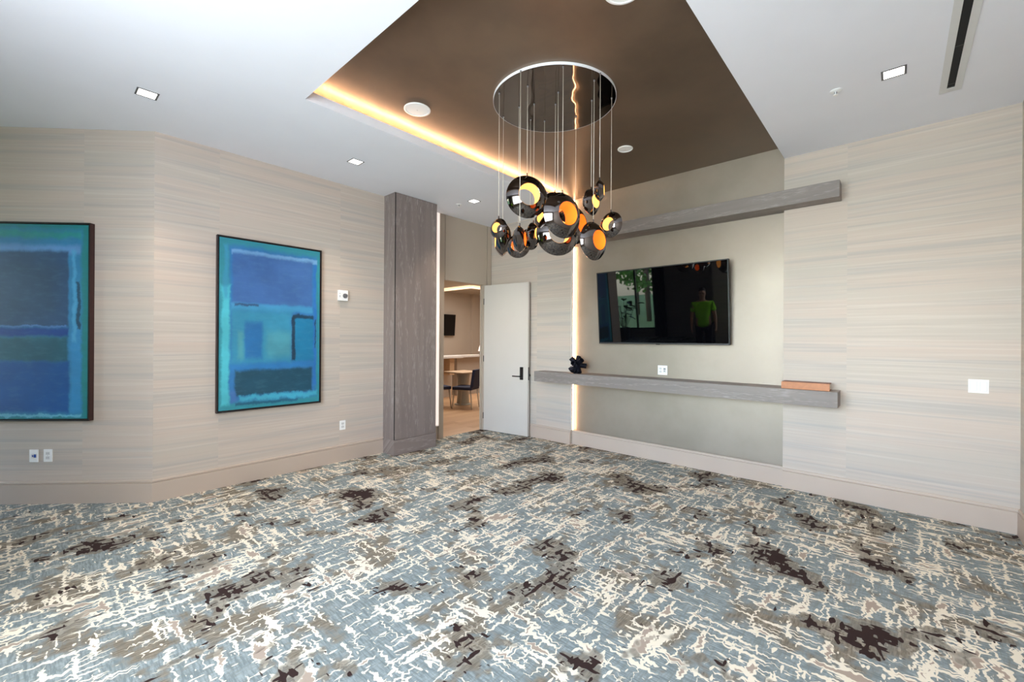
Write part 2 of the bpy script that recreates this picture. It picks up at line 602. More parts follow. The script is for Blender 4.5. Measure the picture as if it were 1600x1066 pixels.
baseboard('baseboard_left', [(XE, YE), (CX, CY_), (3.135, YL)])
baseboard('baseboard_front_left', [(XF, YD), (XF, AY1)])
baseboard('baseboard_front_recess', [(XA - 0.03, AY1), (XA - 0.03, AY0)], th=0.016)
baseboard('baseboard_front_right', [(XF, AY0), (XF, YR), (XN, YR)])
# plinth that carries the recess board out from the recess wall
struct(box('trim_1', XA - 0.03, XA, AY0, AY1, 0, 0.200, M['base']))

# white return of the recess beside the light channel
struct(box('trim_2', XF + 0.001, XF + 0.032, AY1 - 0.004, AY1, 0.205, ZT, M['whitetrim']))

# ------------------------------------------------------------------ door wall with transom panel, jambs and stiles
OX0, OX1, OZ = 4.205, 5.062, 2.432
YD2 = YD + 0.09
struct(boxes('wall_door', [(3.80, OX0 - 0.02, YD + 0.02, YD2, 0, H), (OX1 + 0.02, XF, YD + 0.02, YD2, 0, H), (OX0 - 0.02, OX1 + 0.02, YD + 0.02, YD2, OZ + 0.02, H)], M['doorpaint']))
df = struct(boxes('door_frame', [
    (4.118, OX0, YD, YD + 0.02, 0, OZ), (OX1, 5.225, YD, YD + 0.02, 0, OZ),
    (4.118, 4.216, YD, YD + 0.02, OZ, H), (5.135, 5.225, YD, YD + 0.02, OZ, H),
    (OX0 - 0.02, OX0, YD + 0.02, YD2, 0, OZ), (OX1, OX1 + 0.02, YD + 0.02, YD2, 0, OZ), (OX0 - 0.02, OX1 + 0.02, YD + 0.02, YD2, OZ, OZ + 0.02)], M['doorpaint']))
df.name = 'trim_3'
o = box('transom_panel', 4.228, 5.123, YD + 0.001, YD + 0.02, OZ, H, M['doorpaint'], bevel=0.002)
o.parent = df
o = box('stop_strip', OX1 - 0.014, OX1, YD + 0.045, YD2 - 0.005, 0, OZ - 0.014, M['doorpaint'])
o.parent = df

# soft light strip in the reveal between column and door panel
led = tag(empty('light_strip', (4.07, YD, 0.2)), 'thin pale vertical light strip beside the tall grey column', 'light strip')
box('channel', 3.86, 4.118, YD - 0.0, YD + 0.019, 0.2, H, M['whitetrim'], led, off=led.location)
box('diffuser', 3.90, 4.108, YD - 0.006, YD - 0.0005, 0.215, H - 0.005, M['led_soft'], led, off=led.location)

# door leaf, swung into the room until it nearly meets the wall
HX, HY = 5.034, 5.150
FX, FY = 5.134, 4.276
ang = math.atan2(FY - HY, FX - HX)
door = struct(empty('door_1', (HX, HY, 0), ang))
LW = math.hypot(FX - HX, FY - HY)
bm = bmesh.new()
bm_box(bm, 0, LW, 0, 0.045, 0.012, 2.418)
# local +x runs from hinge to free edge; local +y points away from the camera side
link('door_leaf', finish(bm, 'door_leaf', 0.002), M['doorleaf'], door)
hz = 0.99
bm = bmesh.new(); bm_box(bm, LW - 0.145, LW - 0.085, -0.012, 0.0, hz - 0.10, hz + 0.10)
pl = link('handle_plate', finish(bm, 'handle_plate', 0.003), M['black'], door)
bm = bmesh.new()
bm_box(bm, LW - 0.125, LW - 0.105, -0.055, -0.012, hz - 0.055, hz - 0.035)
bm_box(bm, LW - 0.255, LW - 0.105, -0.067, -0.052, hz - 0.054, hz - 0.036)
link('lever', finish(bm, 'lever', 0.003), M['black'], pl)
bm = bmesh.new(); bm_box(bm, LW, LW + 0.002, 0.010, 0.035, hz - 0.10, hz + 0.10)
link('latch_plate', finish(bm, 'latch_plate'), M['black'], door)
bm = bmesh.new(); bm_box(bm, LW - 0.05, LW - 0.006, 0.045, 0.053, hz - 0.10, hz + 0.10)
bp = link('rear_plate', finish(bm, 'rear_plate', 0.002), M['black'], door)
me = lathe_mesh('thumb_turn', [(0.053, 0.012), (0.062, 0.012), (0.066, 0.022), (0.082, 0.024), (0.086, 0.016)], 20, 'Z')
tt = link('thumb_turn', me, M['black'], bp, (LW - 0.028, 0, hz - 0.03))
tt.rotation_euler = (-math.pi / 2, 0, 0)
for zz in (0.25, 1.2, 2.15):
    me = lathe_mesh('hinge', [(-0.05, 0.008), (0.05, 0.008)], 10, 'Z')
    link('hinge', me, M['black'], door, (-0.009, 0.004, zz))

# ------------------------------------------------------------------ column clad in grey veneer
KX0, KX1, KY = 3.137, 3.812, 4.864
col = tag(empty('column', (3.47, 5.0, 0)), 'tall grey-brown wood veneer column between painted panel wall and door', 'column')
box('side_panel', KX0, KX1 - 0.004, KY + 0.012, YD + 0.018, 0.195, H, M['wood_v'], col, off=col.location)
box('front_panel', KX0 + 0.010, KX1, KY, KY + 0.012, 0.203, H - 0.004, M['wood_v'], col, off=col.location, bevel=0.0015)
box('plinth', KX0 - 0.006, KX1 + 0.004, KY - 0.006, YD + 0.018, 0, 0.195, M['wood_x'], col, off=col.location, bevel=0.002)
o = box('joint', KX0 + 0.002, KX0 + 0.010, KY + 0.003, KY + 0.012, 0.203, H - 0.004, M['blackgap'], col, off=col.location)

# ------------------------------------------------------------------ shelf and beam on the television wall
sh = tag(empty('wall_shelf', (5.11, 2.21, 0.905)), 'long floating grey wood shelf under the television', 'shelf')
box('shelf_front', 4.985, 5.003, 0.4155, 4.03, 0.905, 1.052, M['wood_y'], sh, off=sh.location, bevel=0.0015)
boxes('shelf_body', [(5.003 - 5.11, XF - 5.11, 0.4155 - 2.21, 4.03 - 2.21, 0.0, 0.147), (XF - 5.11, XA - 5.11, AY0 - 2.21, AY1 - 2.21, 0.0, 0.147)], M['wood_y'], sh)
bmn = tag(empty('wall_beam', (5.14, 2.0, 2.888)), 'long floating grey wood beam high above the television', 'beam')
box('beam_front', 5.040, 5.056, 0.415, AY1 - 0.005, 2.888, 3.044, M['wood_y'], bmn, off=bmn.location, bevel=0.0015)
boxes('beam_body', [(5.056 - 5.14, XF - 5.14, 0.415 - 2.0, AY1 - 0.005 - 2.0, 0.0, 0.156), (XF - 5.14, XA - 5.14, AY0 - 2.0, AY1 - 0.005 - 2.0, 0.0, 0.156)], M['wood_y'], bmn)

# ------------------------------------------------------------------ led tapes
t1 = tag(empty('led_channel', (XF + 0.05, AY1, 0.2)), 'vertical glowing warm led channel along the television recess', 'light strip')
box('led_tape', XF + 0.048, XF + 0.070, AY1 - 0.006, AY1 - 0.001, 0.205, 0.903, M['led'], t1, off=t1.location)
box('led_tape', XF + 0.048, XF + 0.070, AY1 - 0.006, AY1 - 0.001, 1.054, 2.886, M['led'], t1, off=t1.location)
box('led_tape', XF + 0.048, XF + 0.070, AY1 - 0.006, AY1 - 0.001, 3.046, ZT - 0.005, M['led'], t1, off=t1.location)
t2 = tag(empty('cove_led_tape', (3.3, 3.62, LIP)), 'row of warm led dots hidden on the ceiling cove ledge', 'light strip')
box('tape', TX0 + 0.02, XF - 0.01, 3.600, 3.630, LIP, LIP + 0.004, M['white'], t2, off=t2.location)
me = None
n_led = 76
for i in range(n_led):
    xx = TX0 + 0.05 + (XF - TX0 - 0.09) * i / (n_led - 1)
    if me is None:
        bm = bmesh.new()
        bm_box(bm, -0.012, 0.012, -0.009, 0.009, 0.004, 0.009)
        me = finish(bm, 'led_chip')
        me.materials.append(M['led_cove'])
    link('led_chip', me, None, t2, (xx - 3.3, 3.615 - 3.62, 0))

# ------------------------------------------------------------------ television
TW, TH, TT = 1.668, 0.966, 0.045
tv = tag(empty('television', (XA, 2.238, 1.956)), 'large black flat television tilted on the recess wall', 'television')
tvr = Matrix.Translation((5.185 - XA, 0, 0)) @ Matrix.Rotation(math.radians(-5.0), 4, 'Y')
def tvbox(name, y0, y1, z0, z1, x0, x1, mat, parent=tv, bevel=0.0):
    bm = bmesh.new()
    bm_box(bm, x0, x1, y0, y1, z0, z1)
    if bevel: bmesh.ops.bevel(bm, geom=list(bm.edges), offset=bevel, segments=2, affect='EDGES')
    for v in bm.verts: v.co = tvr @ v.co
    return link(name, finish(bm, name), mat, parent)
hw, hh = TW / 2, TH / 2
tvbox('housing', -hw, hw, -hh, hh, 0.006, TT, M['tvbezel'], bevel=0.004)
tvbox('screen', -hw + 0.012, hw - 0.012, -hh + 0.018, hh - 0.012, 0.0, 0.006, M['tvscreen'])
for nm_, a in (('bezel', (-hw, -hw + 0.012, -hh, hh)), ('bezel', (hw - 0.012, hw, -hh, hh)), ('bezel', (-hw + 0.012, hw - 0.012, hh - 0.012, hh))):
    tvbox(nm_, *a, -0.004, 0.006, M['tvbezel'])
tvbox('bezel', -hw + 0.012, hw - 0.012, -hh, -hh + 0.018, -0.004, 0.006, M['darksilver'])
tvbox('emblem', -0.025, 0.025, -hh - 0.006, -hh + 0.006, -0.005, 0.0, M['tvbezel'])
box('wall_mount', 5.235, XA - 0.001, 1.95, 2.52, 1.72, 2.2, M['black'], tv, off=tv.location)

# ------------------------------------------------------------------ things on the shelf
bk = tag(empty('book', (5.09, 0.675, 1.052)), 'thick tan leather book lying flat on the long shelf', 'book')
box('cover', 5.035, 5.19, 0.482, 0.872, 1.052, 1.060, M['tan_dark'], bk, off=bk.location, bevel=0.001)
box('cover', 5.035, 5.19, 0.482, 0.872, 1.114, 1.122, M['tan_dark'], bk, off=bk.location, bevel=0.001)
box('spine', 5.030, 5.040, 0.480, 0.874, 1.0535, 1.1205, M['tan'], bk, off=bk.location, bevel=0.002)
box('pages', 5.040, 5.185, 0.487, 0.867, 1.060, 1.114, M['paper'], bk, off=bk.location)

sc = tag(empty('tube_sculpture', (5.12, 3.365, 1.052)), 'dark glossy cluster of short hollow tubes on the shelf', 'sculpture')
scz = 0.118
dirs = [(-0.5, 0.55, -0.55), (-0.25, -0.75, 0.55), (-0.35, 0.55, 0.75), (-0.75, -0.1, 0.2), (-0.3, -0.5, -0.8), (0.5, 0.1, 0.8),
        (0.6, 0.6, -0.2), (0.6, -0.6, -0.1), (-0.6, 0.05, -0.65), (0.0, 0.0, -1.0)]
for k, d in enumerate(dirs):
    d = Vector(d).normalized()
    L_ = 0.130 if k != 9 else 0.118
    me = lathe_mesh('tube', [(0.03, 0.012), (0.03, 0.036), (L_, 0.036), (L_, 0.027), (0.05, 0.027), (0.05, 0.005)], 20, 'Z')
    tb = link('tube', me, M['gunmetal'], sc, (0, 0, scz))
    tb.rotation_euler = d.to_track_quat('Z', 'Y').to_euler()
bm = bmesh.new()
bmesh.ops.create_icosphere(bm, subdivisions=2, radius=0.05)
link('core', finish(bm, 'core', 0, True), M['gunmetal'], sc, (0, 0, scz))

# ------------------------------------------------------------------ wall plates
def plate(name, label, cat, loc, rz, w, h, deco, group=None):
    """plate on a wall: local +y points into the wall, x along the wall"""
    e = tag(empty(name, loc, rz), label, cat, group)
    bm = bmesh.new(); bm_box(bm, -w / 2, w / 2, -0.007, 0, -h / 2, h / 2)
    link('cover_plate', finish(bm, 'cover_plate', 0.002), M['white'], e)
    for (nm, x0, x1, z0, z1, dp, mt) in deco:
        bm = bmesh.new(); bm_box(bm, x0, x1, -0.007 - dp, -0.006, z0, z1)
        link(nm, finish(bm, nm, min(0.0008, dp / 3)), M[mt], e)
    return e

def duplex(cx=0.0):
    d = []
    for s in (-1, 1):
        z = s * 0.020
        d.append(('socket', cx - 0.017, cx + 0.017, z - 0.014, z + 0.014, 0.002, 'offwhite'))
        for k in (-0.007, 0.007):
            d.append(('slot', cx + k - 0.0015, cx + k + 0.0015, z - 0.004, z + 0.007, 0.0026, 'greymark'))
    d.append(('screw', cx - 0.002, cx + 0.002, -0.002, 0.002, 0.0022, 'greymark'))
    return d

plate('power_outlet', 'white power outlet low on the wall between blue painting and column', 'outlet', (2.571, YL, 0.447), 0, 0.074, 0.115, duplex())
a45 = -math.pi / 4
def on45(d, z):  # distance from the corner along the angled wall
    return (CX - d * math.sqrt(0.5), CY_ + d * math.sqrt(0.5), z)
plate('data_outlet', 'white data plate with blue jacks under the angled-wall painting', 'outlet', on45(1.035, 0.436), a45, 0.076, 0.115,
      [('jack_frame', -0.017, 0.026, -0.018, 0.018, 0.002, 'offwhite'), ('jack', -0.012, -0.001, -0.006, 0.006, 0.004, 'blue'), ('jack', 0.006, 0.022, -0.014, 0.014, 0.005, 'blue')])
plate('power_outlet', 'white power outlet beside the blue-jack data plate', 'outlet', on45(0.913, 0.438), a45, 0.074, 0.115, duplex())
plate('media_outlet', 'square white outlet plate above the shelf under the television', 'outlet', (XA, 2.214, 1.147), -math.pi / 2, 0.122, 0.118,
      duplex(-0.026) + [('jack_frame', 0.008, 0.046, -0.030, 0.034, 0.002, 'offwhite'), ('jack', 0.016, 0.040, 0.008, 0.026, 0.003, 'greymark'), ('jack', 0.020, 0.034, -0.016, -0.002, 0.003, 'greymark')])
plate('light_switch', 'white double rocker light switch on the wall near the corner', 'switch', (XF, -0.496, 1.162), -math.pi / 2, 0.118, 0.112,
      [('rocker', -0.046, -0.012, -0.034, 0.034, 0.004, 'white'), ('rocker', 0.012, 0.046, -0.034, 0.034, 0.004, 'white'),
       ('surround', -0.050, -0.008, -0.038, 0.038, 0.001, 'offwhite'), ('surround', 0.008, 0.050, -0.038, 0.038, 0.001, 'offwhite')])

fa = tag(empty('fire_alarm', (2.556, YL, 2.053)), 'small white fire alarm strobe beside the blue painting', 'alarm')
bm = bmesh.new(); bm_box(bm, -0.060, 0.060, -0.040, 0, -0.066, 0.066)
link('housing', finish(bm, 'housing', 0.006), M['white'], fa)
me = lathe_mesh('strobe_ring', [(0.0, 0.030), (0.006, 0.030), (0.006, 0.023), (0.0, 0.023)], 24, 'Z', closed=True)
o = link('strobe_ring', me, M['greymark'], fa, (0.020, -0.040, -0.004)); o.rotation_euler = (math.pi / 2, 0, 0)
me = lathe_mesh('strobe_lens', [(0.0, 0.022), (0.008, 0.018), (0.012, 0.008), (0.013, 0.0)], 20, 'Z')
o = link('strobe_lens', me, M['silver'], fa, (0.020, -0.040, -0.004)); o.rotation_euler = (math.pi / 2, 0, 0)
for zz, hh_ in ((0.022, 0.012), (-0.012, 0.026)):
    bm = bmesh.new(); bm_box(bm, -0.050, -0.044, -0.0415, -0.039, zz - hh_ / 2, zz + hh_ / 2)
    link('mark', finish(bm, 'mark'), M['greymark'], fa)

# ------------------------------------------------------------------ paintings
def painting_mat(name, ops, bg):
    """ops: (u0,u1,v0,v1,colour,softness,wobble,opacity) painted in order on a canvas of unit size"""
    t = NT(name)
    x, y, z = t.obj()
    u0 = t.add(t.math('DIVIDE', x, 1.05), 0.5)
    v0 = t.add(t.math('DIVIDE', z, 1.80), 0.5)
    n1 = t.sub(t.noise(t.vec(t.mul(u0, 6), t.mul(v0, 9), 1.0), 1, 6, 0.72), 0.5)
    n2 = t.sub(t.noise(t.vec(t.mul(u0, 7), t.mul(v0, 8), 7.0), 1, 6, 0.72), 0.5)
    brush = t.noise(t.vec(t.mul(u0, 9), t.mul(v0, 40), 3.0), 1, 3, 0.6)
    cloud = t.noise(t.vec(t.mul(u0, 3), t.mul(v0, 5), 5.0), 1, 4, 0.6)
    c = t.mix(t.mul(t.step(brush, 0.3, 0.7), 0.35), bg, tuple(v * 0.75 for v in bg))
    for (a, b, lo, hi, colr, soft, wob, op) in ops:
        u = t.add(u0, t.mul(n1, wob * 1.5))
        v = t.add(v0, t.mul(n2, wob * 1.3))
        m = t.mn(t.mn(t.step(u, a - soft, a + soft), t.step(u, b + soft, b - soft)),
                 t.mn(t.step(v, lo - soft, lo + soft), t.step(v, hi + soft, hi - soft)))
        dark = tuple(q * 0.80 for q in colr)
        cc = t.mix(t.step(cloud, 0.32, 0.68), dark, colr)
        cc = t.mix(t.mul(t.step(brush, 0.45, 0.75), 0.06), cc, srgb(120, 180, 200))
        c = t.mix(t.mul(m, op), c, cc)
    t.bump(brush, 0.06, 0.003)
    return t.out(c, 0.45)

S = srgb
art2 = painting_mat('abstract_blue_panel', [
    (0.10, 0.94, 0.05, 0.95, S(46, 118, 178), 0.02, 0.05, 1),
    (0.12, 0.95, 0.90, 0.93, S(120, 170, 214), 0.006, 0.03, 0.8),
    (0.13, 0.90, 0.62, 0.91, S(62, 106, 166), 0.012, 0.03, 1),
    (0.12, 0.90, 0.585, 0.625, S(66, 150, 196), 0.012, 0.03, 0.9),
    (0.15, 0.36, 0.608, 0.622, S(46, 72, 110), 0.006, 0.04, 0.9),
    (0.12, 0.68, 0.27, 0.59, S(52, 142, 176), 0.03, 0.05, 1),
    (0.24, 0.40, 0.30, 0.52, S(32, 106, 168), 0.02, 0.04, 0.9),
    (0.18, 0.23, 0.30, 0.46, S(88, 160, 160), 0.02, 0.05, 0.6),
    (0.44, 0.68, 0.31, 0.46, S(84, 158, 166), 0.03, 0.05, 0.6),
    (0.70, 0.93, 0.28, 0.56, S(22, 124, 168), 0.012, 0.03, 1),
    (0.685, 0.72, 0.29, 0.56, S(24, 46, 66), 0.008, 0.04, 0.9),
    (0.69, 0.93, 0.545, 0.568, S(18, 42, 60), 0.006, 0.05, 0.85),
    (0.12, 0.93, 0.235, 0.27, S(40, 122, 186), 0.015, 0.04, 1),
    (0.155, 0.90, 0.085, 0.235, S(24, 76, 98), 0.014, 0.04, 1),
    (0.11, 0.16, 0.05, 0.12, S(70, 116, 180), 0.014, 0.05, 0.8),
    (0.18, 0.95, 0.055, 0.085, S(66, 172, 200), 0.010, 0.08, 0.9),
    (0.16, 0.75, 0.030, 0.046, S(20, 82, 118), 0.005, 0.04, 0.8),
    (0.04, 0.105, 0.04, 0.72, S(78, 190, 206), 0.014, 0.05, 0.95),
    (0.055, 0.09, 0.65, 0.95, S(58, 150, 190), 0.014, 0.05, 0.7),
    (0.915, 0.945, 0.12, 0.90, S(40, 112, 190), 0.010, 0.04, 0.9),
    (0.930, 0.942, 0.36, 0.55, S(24, 60, 80), 0.004, 0.05, 0.8)], S(46, 136, 150))
art1 = painting_mat('abstract_navy_panel', [
    (0.03, 0.93, 0.025, 0.965, S(44, 128, 176), 0.02, 0.05, 1),
    (0.05, 0.92, 0.92, 0.955, S(38, 146, 140), 0.012, 0.05, 0.9),
    (0.05, 0.92, 0.845, 0.885, S(108, 156, 214), 0.014, 0.04, 0.7),
    (0.04, 0.82, 0.475, 0.855, S(44, 78, 116), 0.012, 0.03, 1),
    (0.10, 0.70, 0.55, 0.80, S(48, 76, 104), 0.08, 0.10, 0.7),
    (0.04, 0.80, 0.468, 0.478, S(86, 130, 196), 0.004, 0.05, 0.8),
    (0.04, 0.82, 0.425, 0.468, S(10, 66, 140), 0.010, 0.03, 1),
    (0.04, 0.82, 0.295, 0.425, S(30, 92, 112), 0.014, 0.04, 1),
    (0.04, 0.83, 0.045, 0.300, S(8, 82, 150), 0.014, 0.04, 1),
    (0.04, 0.93, 0.022, 0.034, S(110, 190, 214), 0.003, 0.05, 0.8),
    (0.845, 0.925, 0.05, 0.48, S(48, 140, 196), 0.014, 0.06, 0.95),
    (0.855, 0.885, 0.40, 0.86, S(76, 162, 206), 0.012, 0.06, 0.9),
    (0.892, 0.918, 0.47, 0.70, S(20, 60, 84), 0.006, 0.06, 0.9)], S(30, 124, 128))

def painting(name, label, loc, rz, art, side):
    e = tag(empty(name, loc, rz), label, 'painting')
    w, h, d = 1.05, 1.80, 0.048
    bm = bmesh.new(); bm_box(bm, -w / 2 + 0.02, w / 2 - 0.02, -d + 0.006, -0.004, -h / 2 + 0.02, h / 2 - 0.02)
    link('canvas', finish(bm, 'canvas'), art, e)
    for nm, b in (('frame_side', (-w / 2, -w / 2 + 0.014, -h / 2, h / 2)), ('frame_side', (w / 2 - 0.014, w / 2, -h / 2, h / 2)),
                  ('frame_rail', (-w / 2 + 0.014, w / 2 - 0.014, h / 2 - 0.014, h / 2)), ('frame_rail', (-w / 2 + 0.014, w / 2 - 0.014, -h / 2, -h / 2 + 0.014))):
        bm = bmesh.new(); bm_box(bm, b[0], b[1], -d, 0, b[2], b[3])
        o = link(nm, finish(bm, nm, 0.001), M['frame'], e)
        o.data.materials.append(M['framefront'])
        for p in o.data.polygons:
            if p.normal.y < -0.7: p.material_index = 1
    return e

painting('painting', 'framed blue abstract painting with dark teal band and turquoise left edge', (1.755, YL, 1.662), 0, art2, 0)
dd = math.sqrt(2) * (CX - 0.41 + 0.034) + 1.05 / 2
painting('painting', 'framed abstract painting with big navy block over green and blue bands', on45(dd, 1.66), a45, art1, 1)

# ------------------------------------------------------------------ ceiling fittings
def downlight(x, y, label):
    e = tag(empty('downlight', (x, y, H)), label, 'downlight', 'square recessed downlights')
    s = 0.068
    boxes('trim_ring', [(-s, s, -s, -s + 0.013, -0.002, 0.0), (-s, s, s - 0.013, s, -0.002, 0.0), (-s, -s + 0.013, -s + 0.013, s - 0.013, -0.002, 0.0), (s - 0.013, s, -s + 0.013, s - 0.013, -0.002, 0.0)], M['trimgrey'], e)
    boxes('lens', [(-s + 0.013, s - 0.013, -s + 0.013, s - 0.013, -0.0015, -0.0005)], M['lamp'], e)
    l = bpy.data.lights.new('downlight_beam', 'SPOT')
    l.energy = 75; l.color = (1.0, 0.80, 0.62); l.spot_size = math.radians(95); l.spot_blend = 0.7; l.shadow_soft_size = 0.05
    lo = bpy.data.objects.new('downlight_beam', l); COL.objects.link(lo)
    lo.location = (0, 0, -0.02); lo.parent = e
    return e
downlight(0.588, 4.385, 'square downlight over the wall corner by the two paintings')
downlight(2.318, 4.365, 'square downlight in the ceiling near the blue painting and column')
downlight(4.066, 4.372, 'square downlight in front of the door')
downlight(4.063, 0.032, 'square downlight near the slot vent')

def speaker(x, y, r, label):
    e = tag(empty('ceiling_speaker', (x, y, ZT)), label, 'speaker')
    me = lathe_mesh('rim', [(0.0, r), (-0.006, r), (-0.009, r * 0.96), (-0.009, r * 0.86), (-0.004, r * 0.84), (0.0, r * 0.84)], 40, 'Z', closed=True)
    link('rim', me, M['white'], e)
    me = lathe_mesh('grille', [(-0.0005, r * 0.84), (-0.005, r * 0.83), (-0.007, r * 0.4), (-0.0075, 0.0)], 40, 'Z')
    link('grille', me, M['white'], e)
    me = lathe_mesh('badge', [(-0.007, r * 0.06), (-0.009, r * 0.05), (-0.009, 0.0)], 12, 'Z')
    link('badge', me, M['offwhite'], e)
    return e
speaker(2.295, 3.221, 0.118, 'round white ceiling speaker next to the glowing cove')
speaker(2.299, 1.206, 0.118, 'round white ceiling speaker far from the cove light')
speaker(4.249, 2.195, 0.080, 'small round white ceiling cover between chandelier and television wall')

def sprinkler(x, y, label):
    e = tag(empty('fire_sprinkler', (x, y, H)), label, 'sprinkler')
    me = lathe_mesh('escutcheon', [(0.0, 0.038), (-0.003, 0.038), (-0.010, 0.020), (-0.010, 0.0)], 24, 'Z')
    link('escutcheon', me, M['white'], e)
    me = lathe_mesh('stem', [(-0.010, 0.009), (-0.028, 0.009)], 12, 'Z')
    link('stem', me, M['greymark'], e)
    me = lathe_mesh('deflector', [(-0.030, 0.006), (-0.031, 0.017), (-0.034, 0.017), (-0.034, 0.0)], 16, 'Z')
    link('deflector', me, M['white'], e)
    for s in (-1, 1):
        link('yoke', tube_mesh('yoke', (s * 0.010, 0, -0.010), (s * 0.010, 0, -0.031), 0.0022), M['white'], e)
sprinkler(4.069, 0.362, 'white ceiling sprinkler head between square downlight and bronze tray')
sprinkler(4.023, 4.641, 'white ceiling sprinkler head close to the column top')

vt = tag(empty('slot_vent', (3.4, -0.283, H)), 'long white linear slot air vent with a dark gap', 'vent')
vx0, vx1 = 1.6, 4.642
boxes('frame', [(vx0 - 3.4, vx1 - 3.4, -0.060, -0.021, -0.005, 0.0), (vx0 - 3.4, vx1 - 3.4, 0.021, 0.060, -0.005, 0.0), (4.575 - 3.4, vx1 - 3.4, -0.021, 0.021, -0.005, 0.0), (vx0 - 3.4, vx0 - 3.34, -0.021, 0.021, -0.005, 0.0)], M['offwhite'], vt)
boxes('slot', [(vx0 - 3.34, 4.575 - 3.4, -0.021, 0.021, -0.002, -0.001)], M['blackgap'], vt)
for xx in (4.55, 4.50, 3.95, 2.9):
    boxes('clip', [(xx - 3.4, xx - 3.385, -0.021, 0.021, -0.004, -0.002)], M['tvbezel'], vt)

# ------------------------------------------------------------------ chandelier
DX, DY, DR, DZ = 2.988, 2.215, 0.5196, 3.563
ch = tag(empty('chandelier', (DX, DY, DZ)), 'chandelier of smoked mirror discs with glowing holes under a round mirror plate', 'chandelier')
me = lathe_mesh('canopy', [(0.0, 0.0), (0.0, DR), (0.003, DR + 0.001)], 96, 'Z')
link('mirror_plate', me, M['mirror'], ch)
me = lathe_mesh('canopy_rim', [(0.001, DR + 0.0012), (0.0, DR + 0.003), (ZT - DZ, DR + 0.003), (ZT - DZ, DR - 0.01), (0.004, DR - 0.01)], 96, 'Z')
link('canopy_rim', me, M['rim'], ch)

def disc_profile(hole=0.52, thick=0.55, n=14):
    rho = (1 + thick * thick) / (2 * thick)
    f = lambda r: math.sqrt(rho * rho - r * r) - (rho - thick)
    top = [(f(hole + (1 - hole) * i / n), hole + (1 - hole) * i / n) for i in range(n + 1)]
    return top, f(hole)
top, he = disc_profile()
prof = top + [(-t, r) for t, r in reversed(top[:-1])]
shell_me = lathe_mesh('shell', prof + [(-he * 0.97, 0.505), (-he * 0.5, 0.535), (0, 0.545), (he * 0.5, 0.535), (he * 0.97, 0.505)], 56, 'X', closed=True)
# the shell keeps its rim pointed, its faces smooth
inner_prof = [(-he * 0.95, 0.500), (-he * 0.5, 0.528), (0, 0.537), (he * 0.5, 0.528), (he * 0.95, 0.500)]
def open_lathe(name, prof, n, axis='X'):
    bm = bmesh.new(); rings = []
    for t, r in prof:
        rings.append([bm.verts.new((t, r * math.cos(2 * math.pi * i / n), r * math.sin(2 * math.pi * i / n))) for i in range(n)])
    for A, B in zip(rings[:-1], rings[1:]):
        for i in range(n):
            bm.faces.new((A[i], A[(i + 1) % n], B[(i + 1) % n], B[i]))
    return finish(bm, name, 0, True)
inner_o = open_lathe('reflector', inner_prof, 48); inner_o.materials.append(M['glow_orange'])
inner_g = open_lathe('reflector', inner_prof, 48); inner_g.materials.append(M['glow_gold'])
shell_me.materials.append(M['chrome'])
# centre x,y,z, radius, yaw of the face against the line of sight (degrees, + = turned to the viewer's right), inside colour
PEND = [
    (2.646, 2.224, 2.672, 0.172, 15, 'g'), (2.630, 1.866, 2.452, 0.170, 38, 'o'), (2.878, 2.090, 2.395, 0.178, 16, 'g'),
    (3.300, 2.196, 2.573, 0.172, 62, 'o'), (2.930, 1.782, 2.300, 0.150, 50, 'o'), (3.244, 1.803, 2.495, 0.108, -32, 'g'),
    (3.163, 1.946, 2.695, 0.110, 56, 'g'), (2.883, 1.700, 2.666, 0.080, 84, 'g'), (2.569, 2.464, 2.444, 0.082, -34, 'g'),
    (2.870, 2.700, 2.446, 0.160, -84, 'g'), (2.836, 2.480, 2.345, 0.106, -12, 'o'), (2.458, 2.136, 2.285, 0.102, 78, 'o'),
    (2.885, 2.350, 2.435, 0.100, 60, 'g'), (3.071, 2.542, 2.454, 0.098, 35, 'o'), (3.174, 2.460, 2.651, 0.100, -30, 'g'),
    (3.009, 2.214, 2.676, 0.126, 20, 'o')]
for (x, y, z, R, yaw, kd) in PEND:
    view = math.atan2(-y, -x)            # direction from the pendant to the viewer
    rz = view + math.radians(yaw)
    sh_ = link('pendant_disc', shell_me, None, ch, (x - DX, y - DY, z - DZ))
    sh_.scale = (R, R, R)
    sh_.rotation_euler = (0, 0, rz)
    rf = link('lit_reflector', inner_o if kd == 'o' else inner_g, None, sh_)
    cap = lathe_mesh('cap', [(0.99, 0.07 * 0.1 / R), (0.99 + 0.012 / R, 0.006 / R), (0.99 + 0.022 / R, 0.004 / R), (0.99 + 0.022 / R, 0.0)], 12, 'Z')
    link('cap', cap, M['chrome'], sh_)
    zt_ = (DZ - z) / R
    link('cable', tube_mesh('cable', (0, 0, 0.99), (0, 0, zt_), 0.0022 / R, 6), M['wire'], sh_)
    sk = lathe_mesh('cable_gland', [(0.0, 0.007), (-0.010, 0.006), (-0.012, 0.003), (-0.012, 0.0)], 10, 'Z')
    link('cable_gland', sk, M['silver'], ch, (x - DX, y - DY, 0))

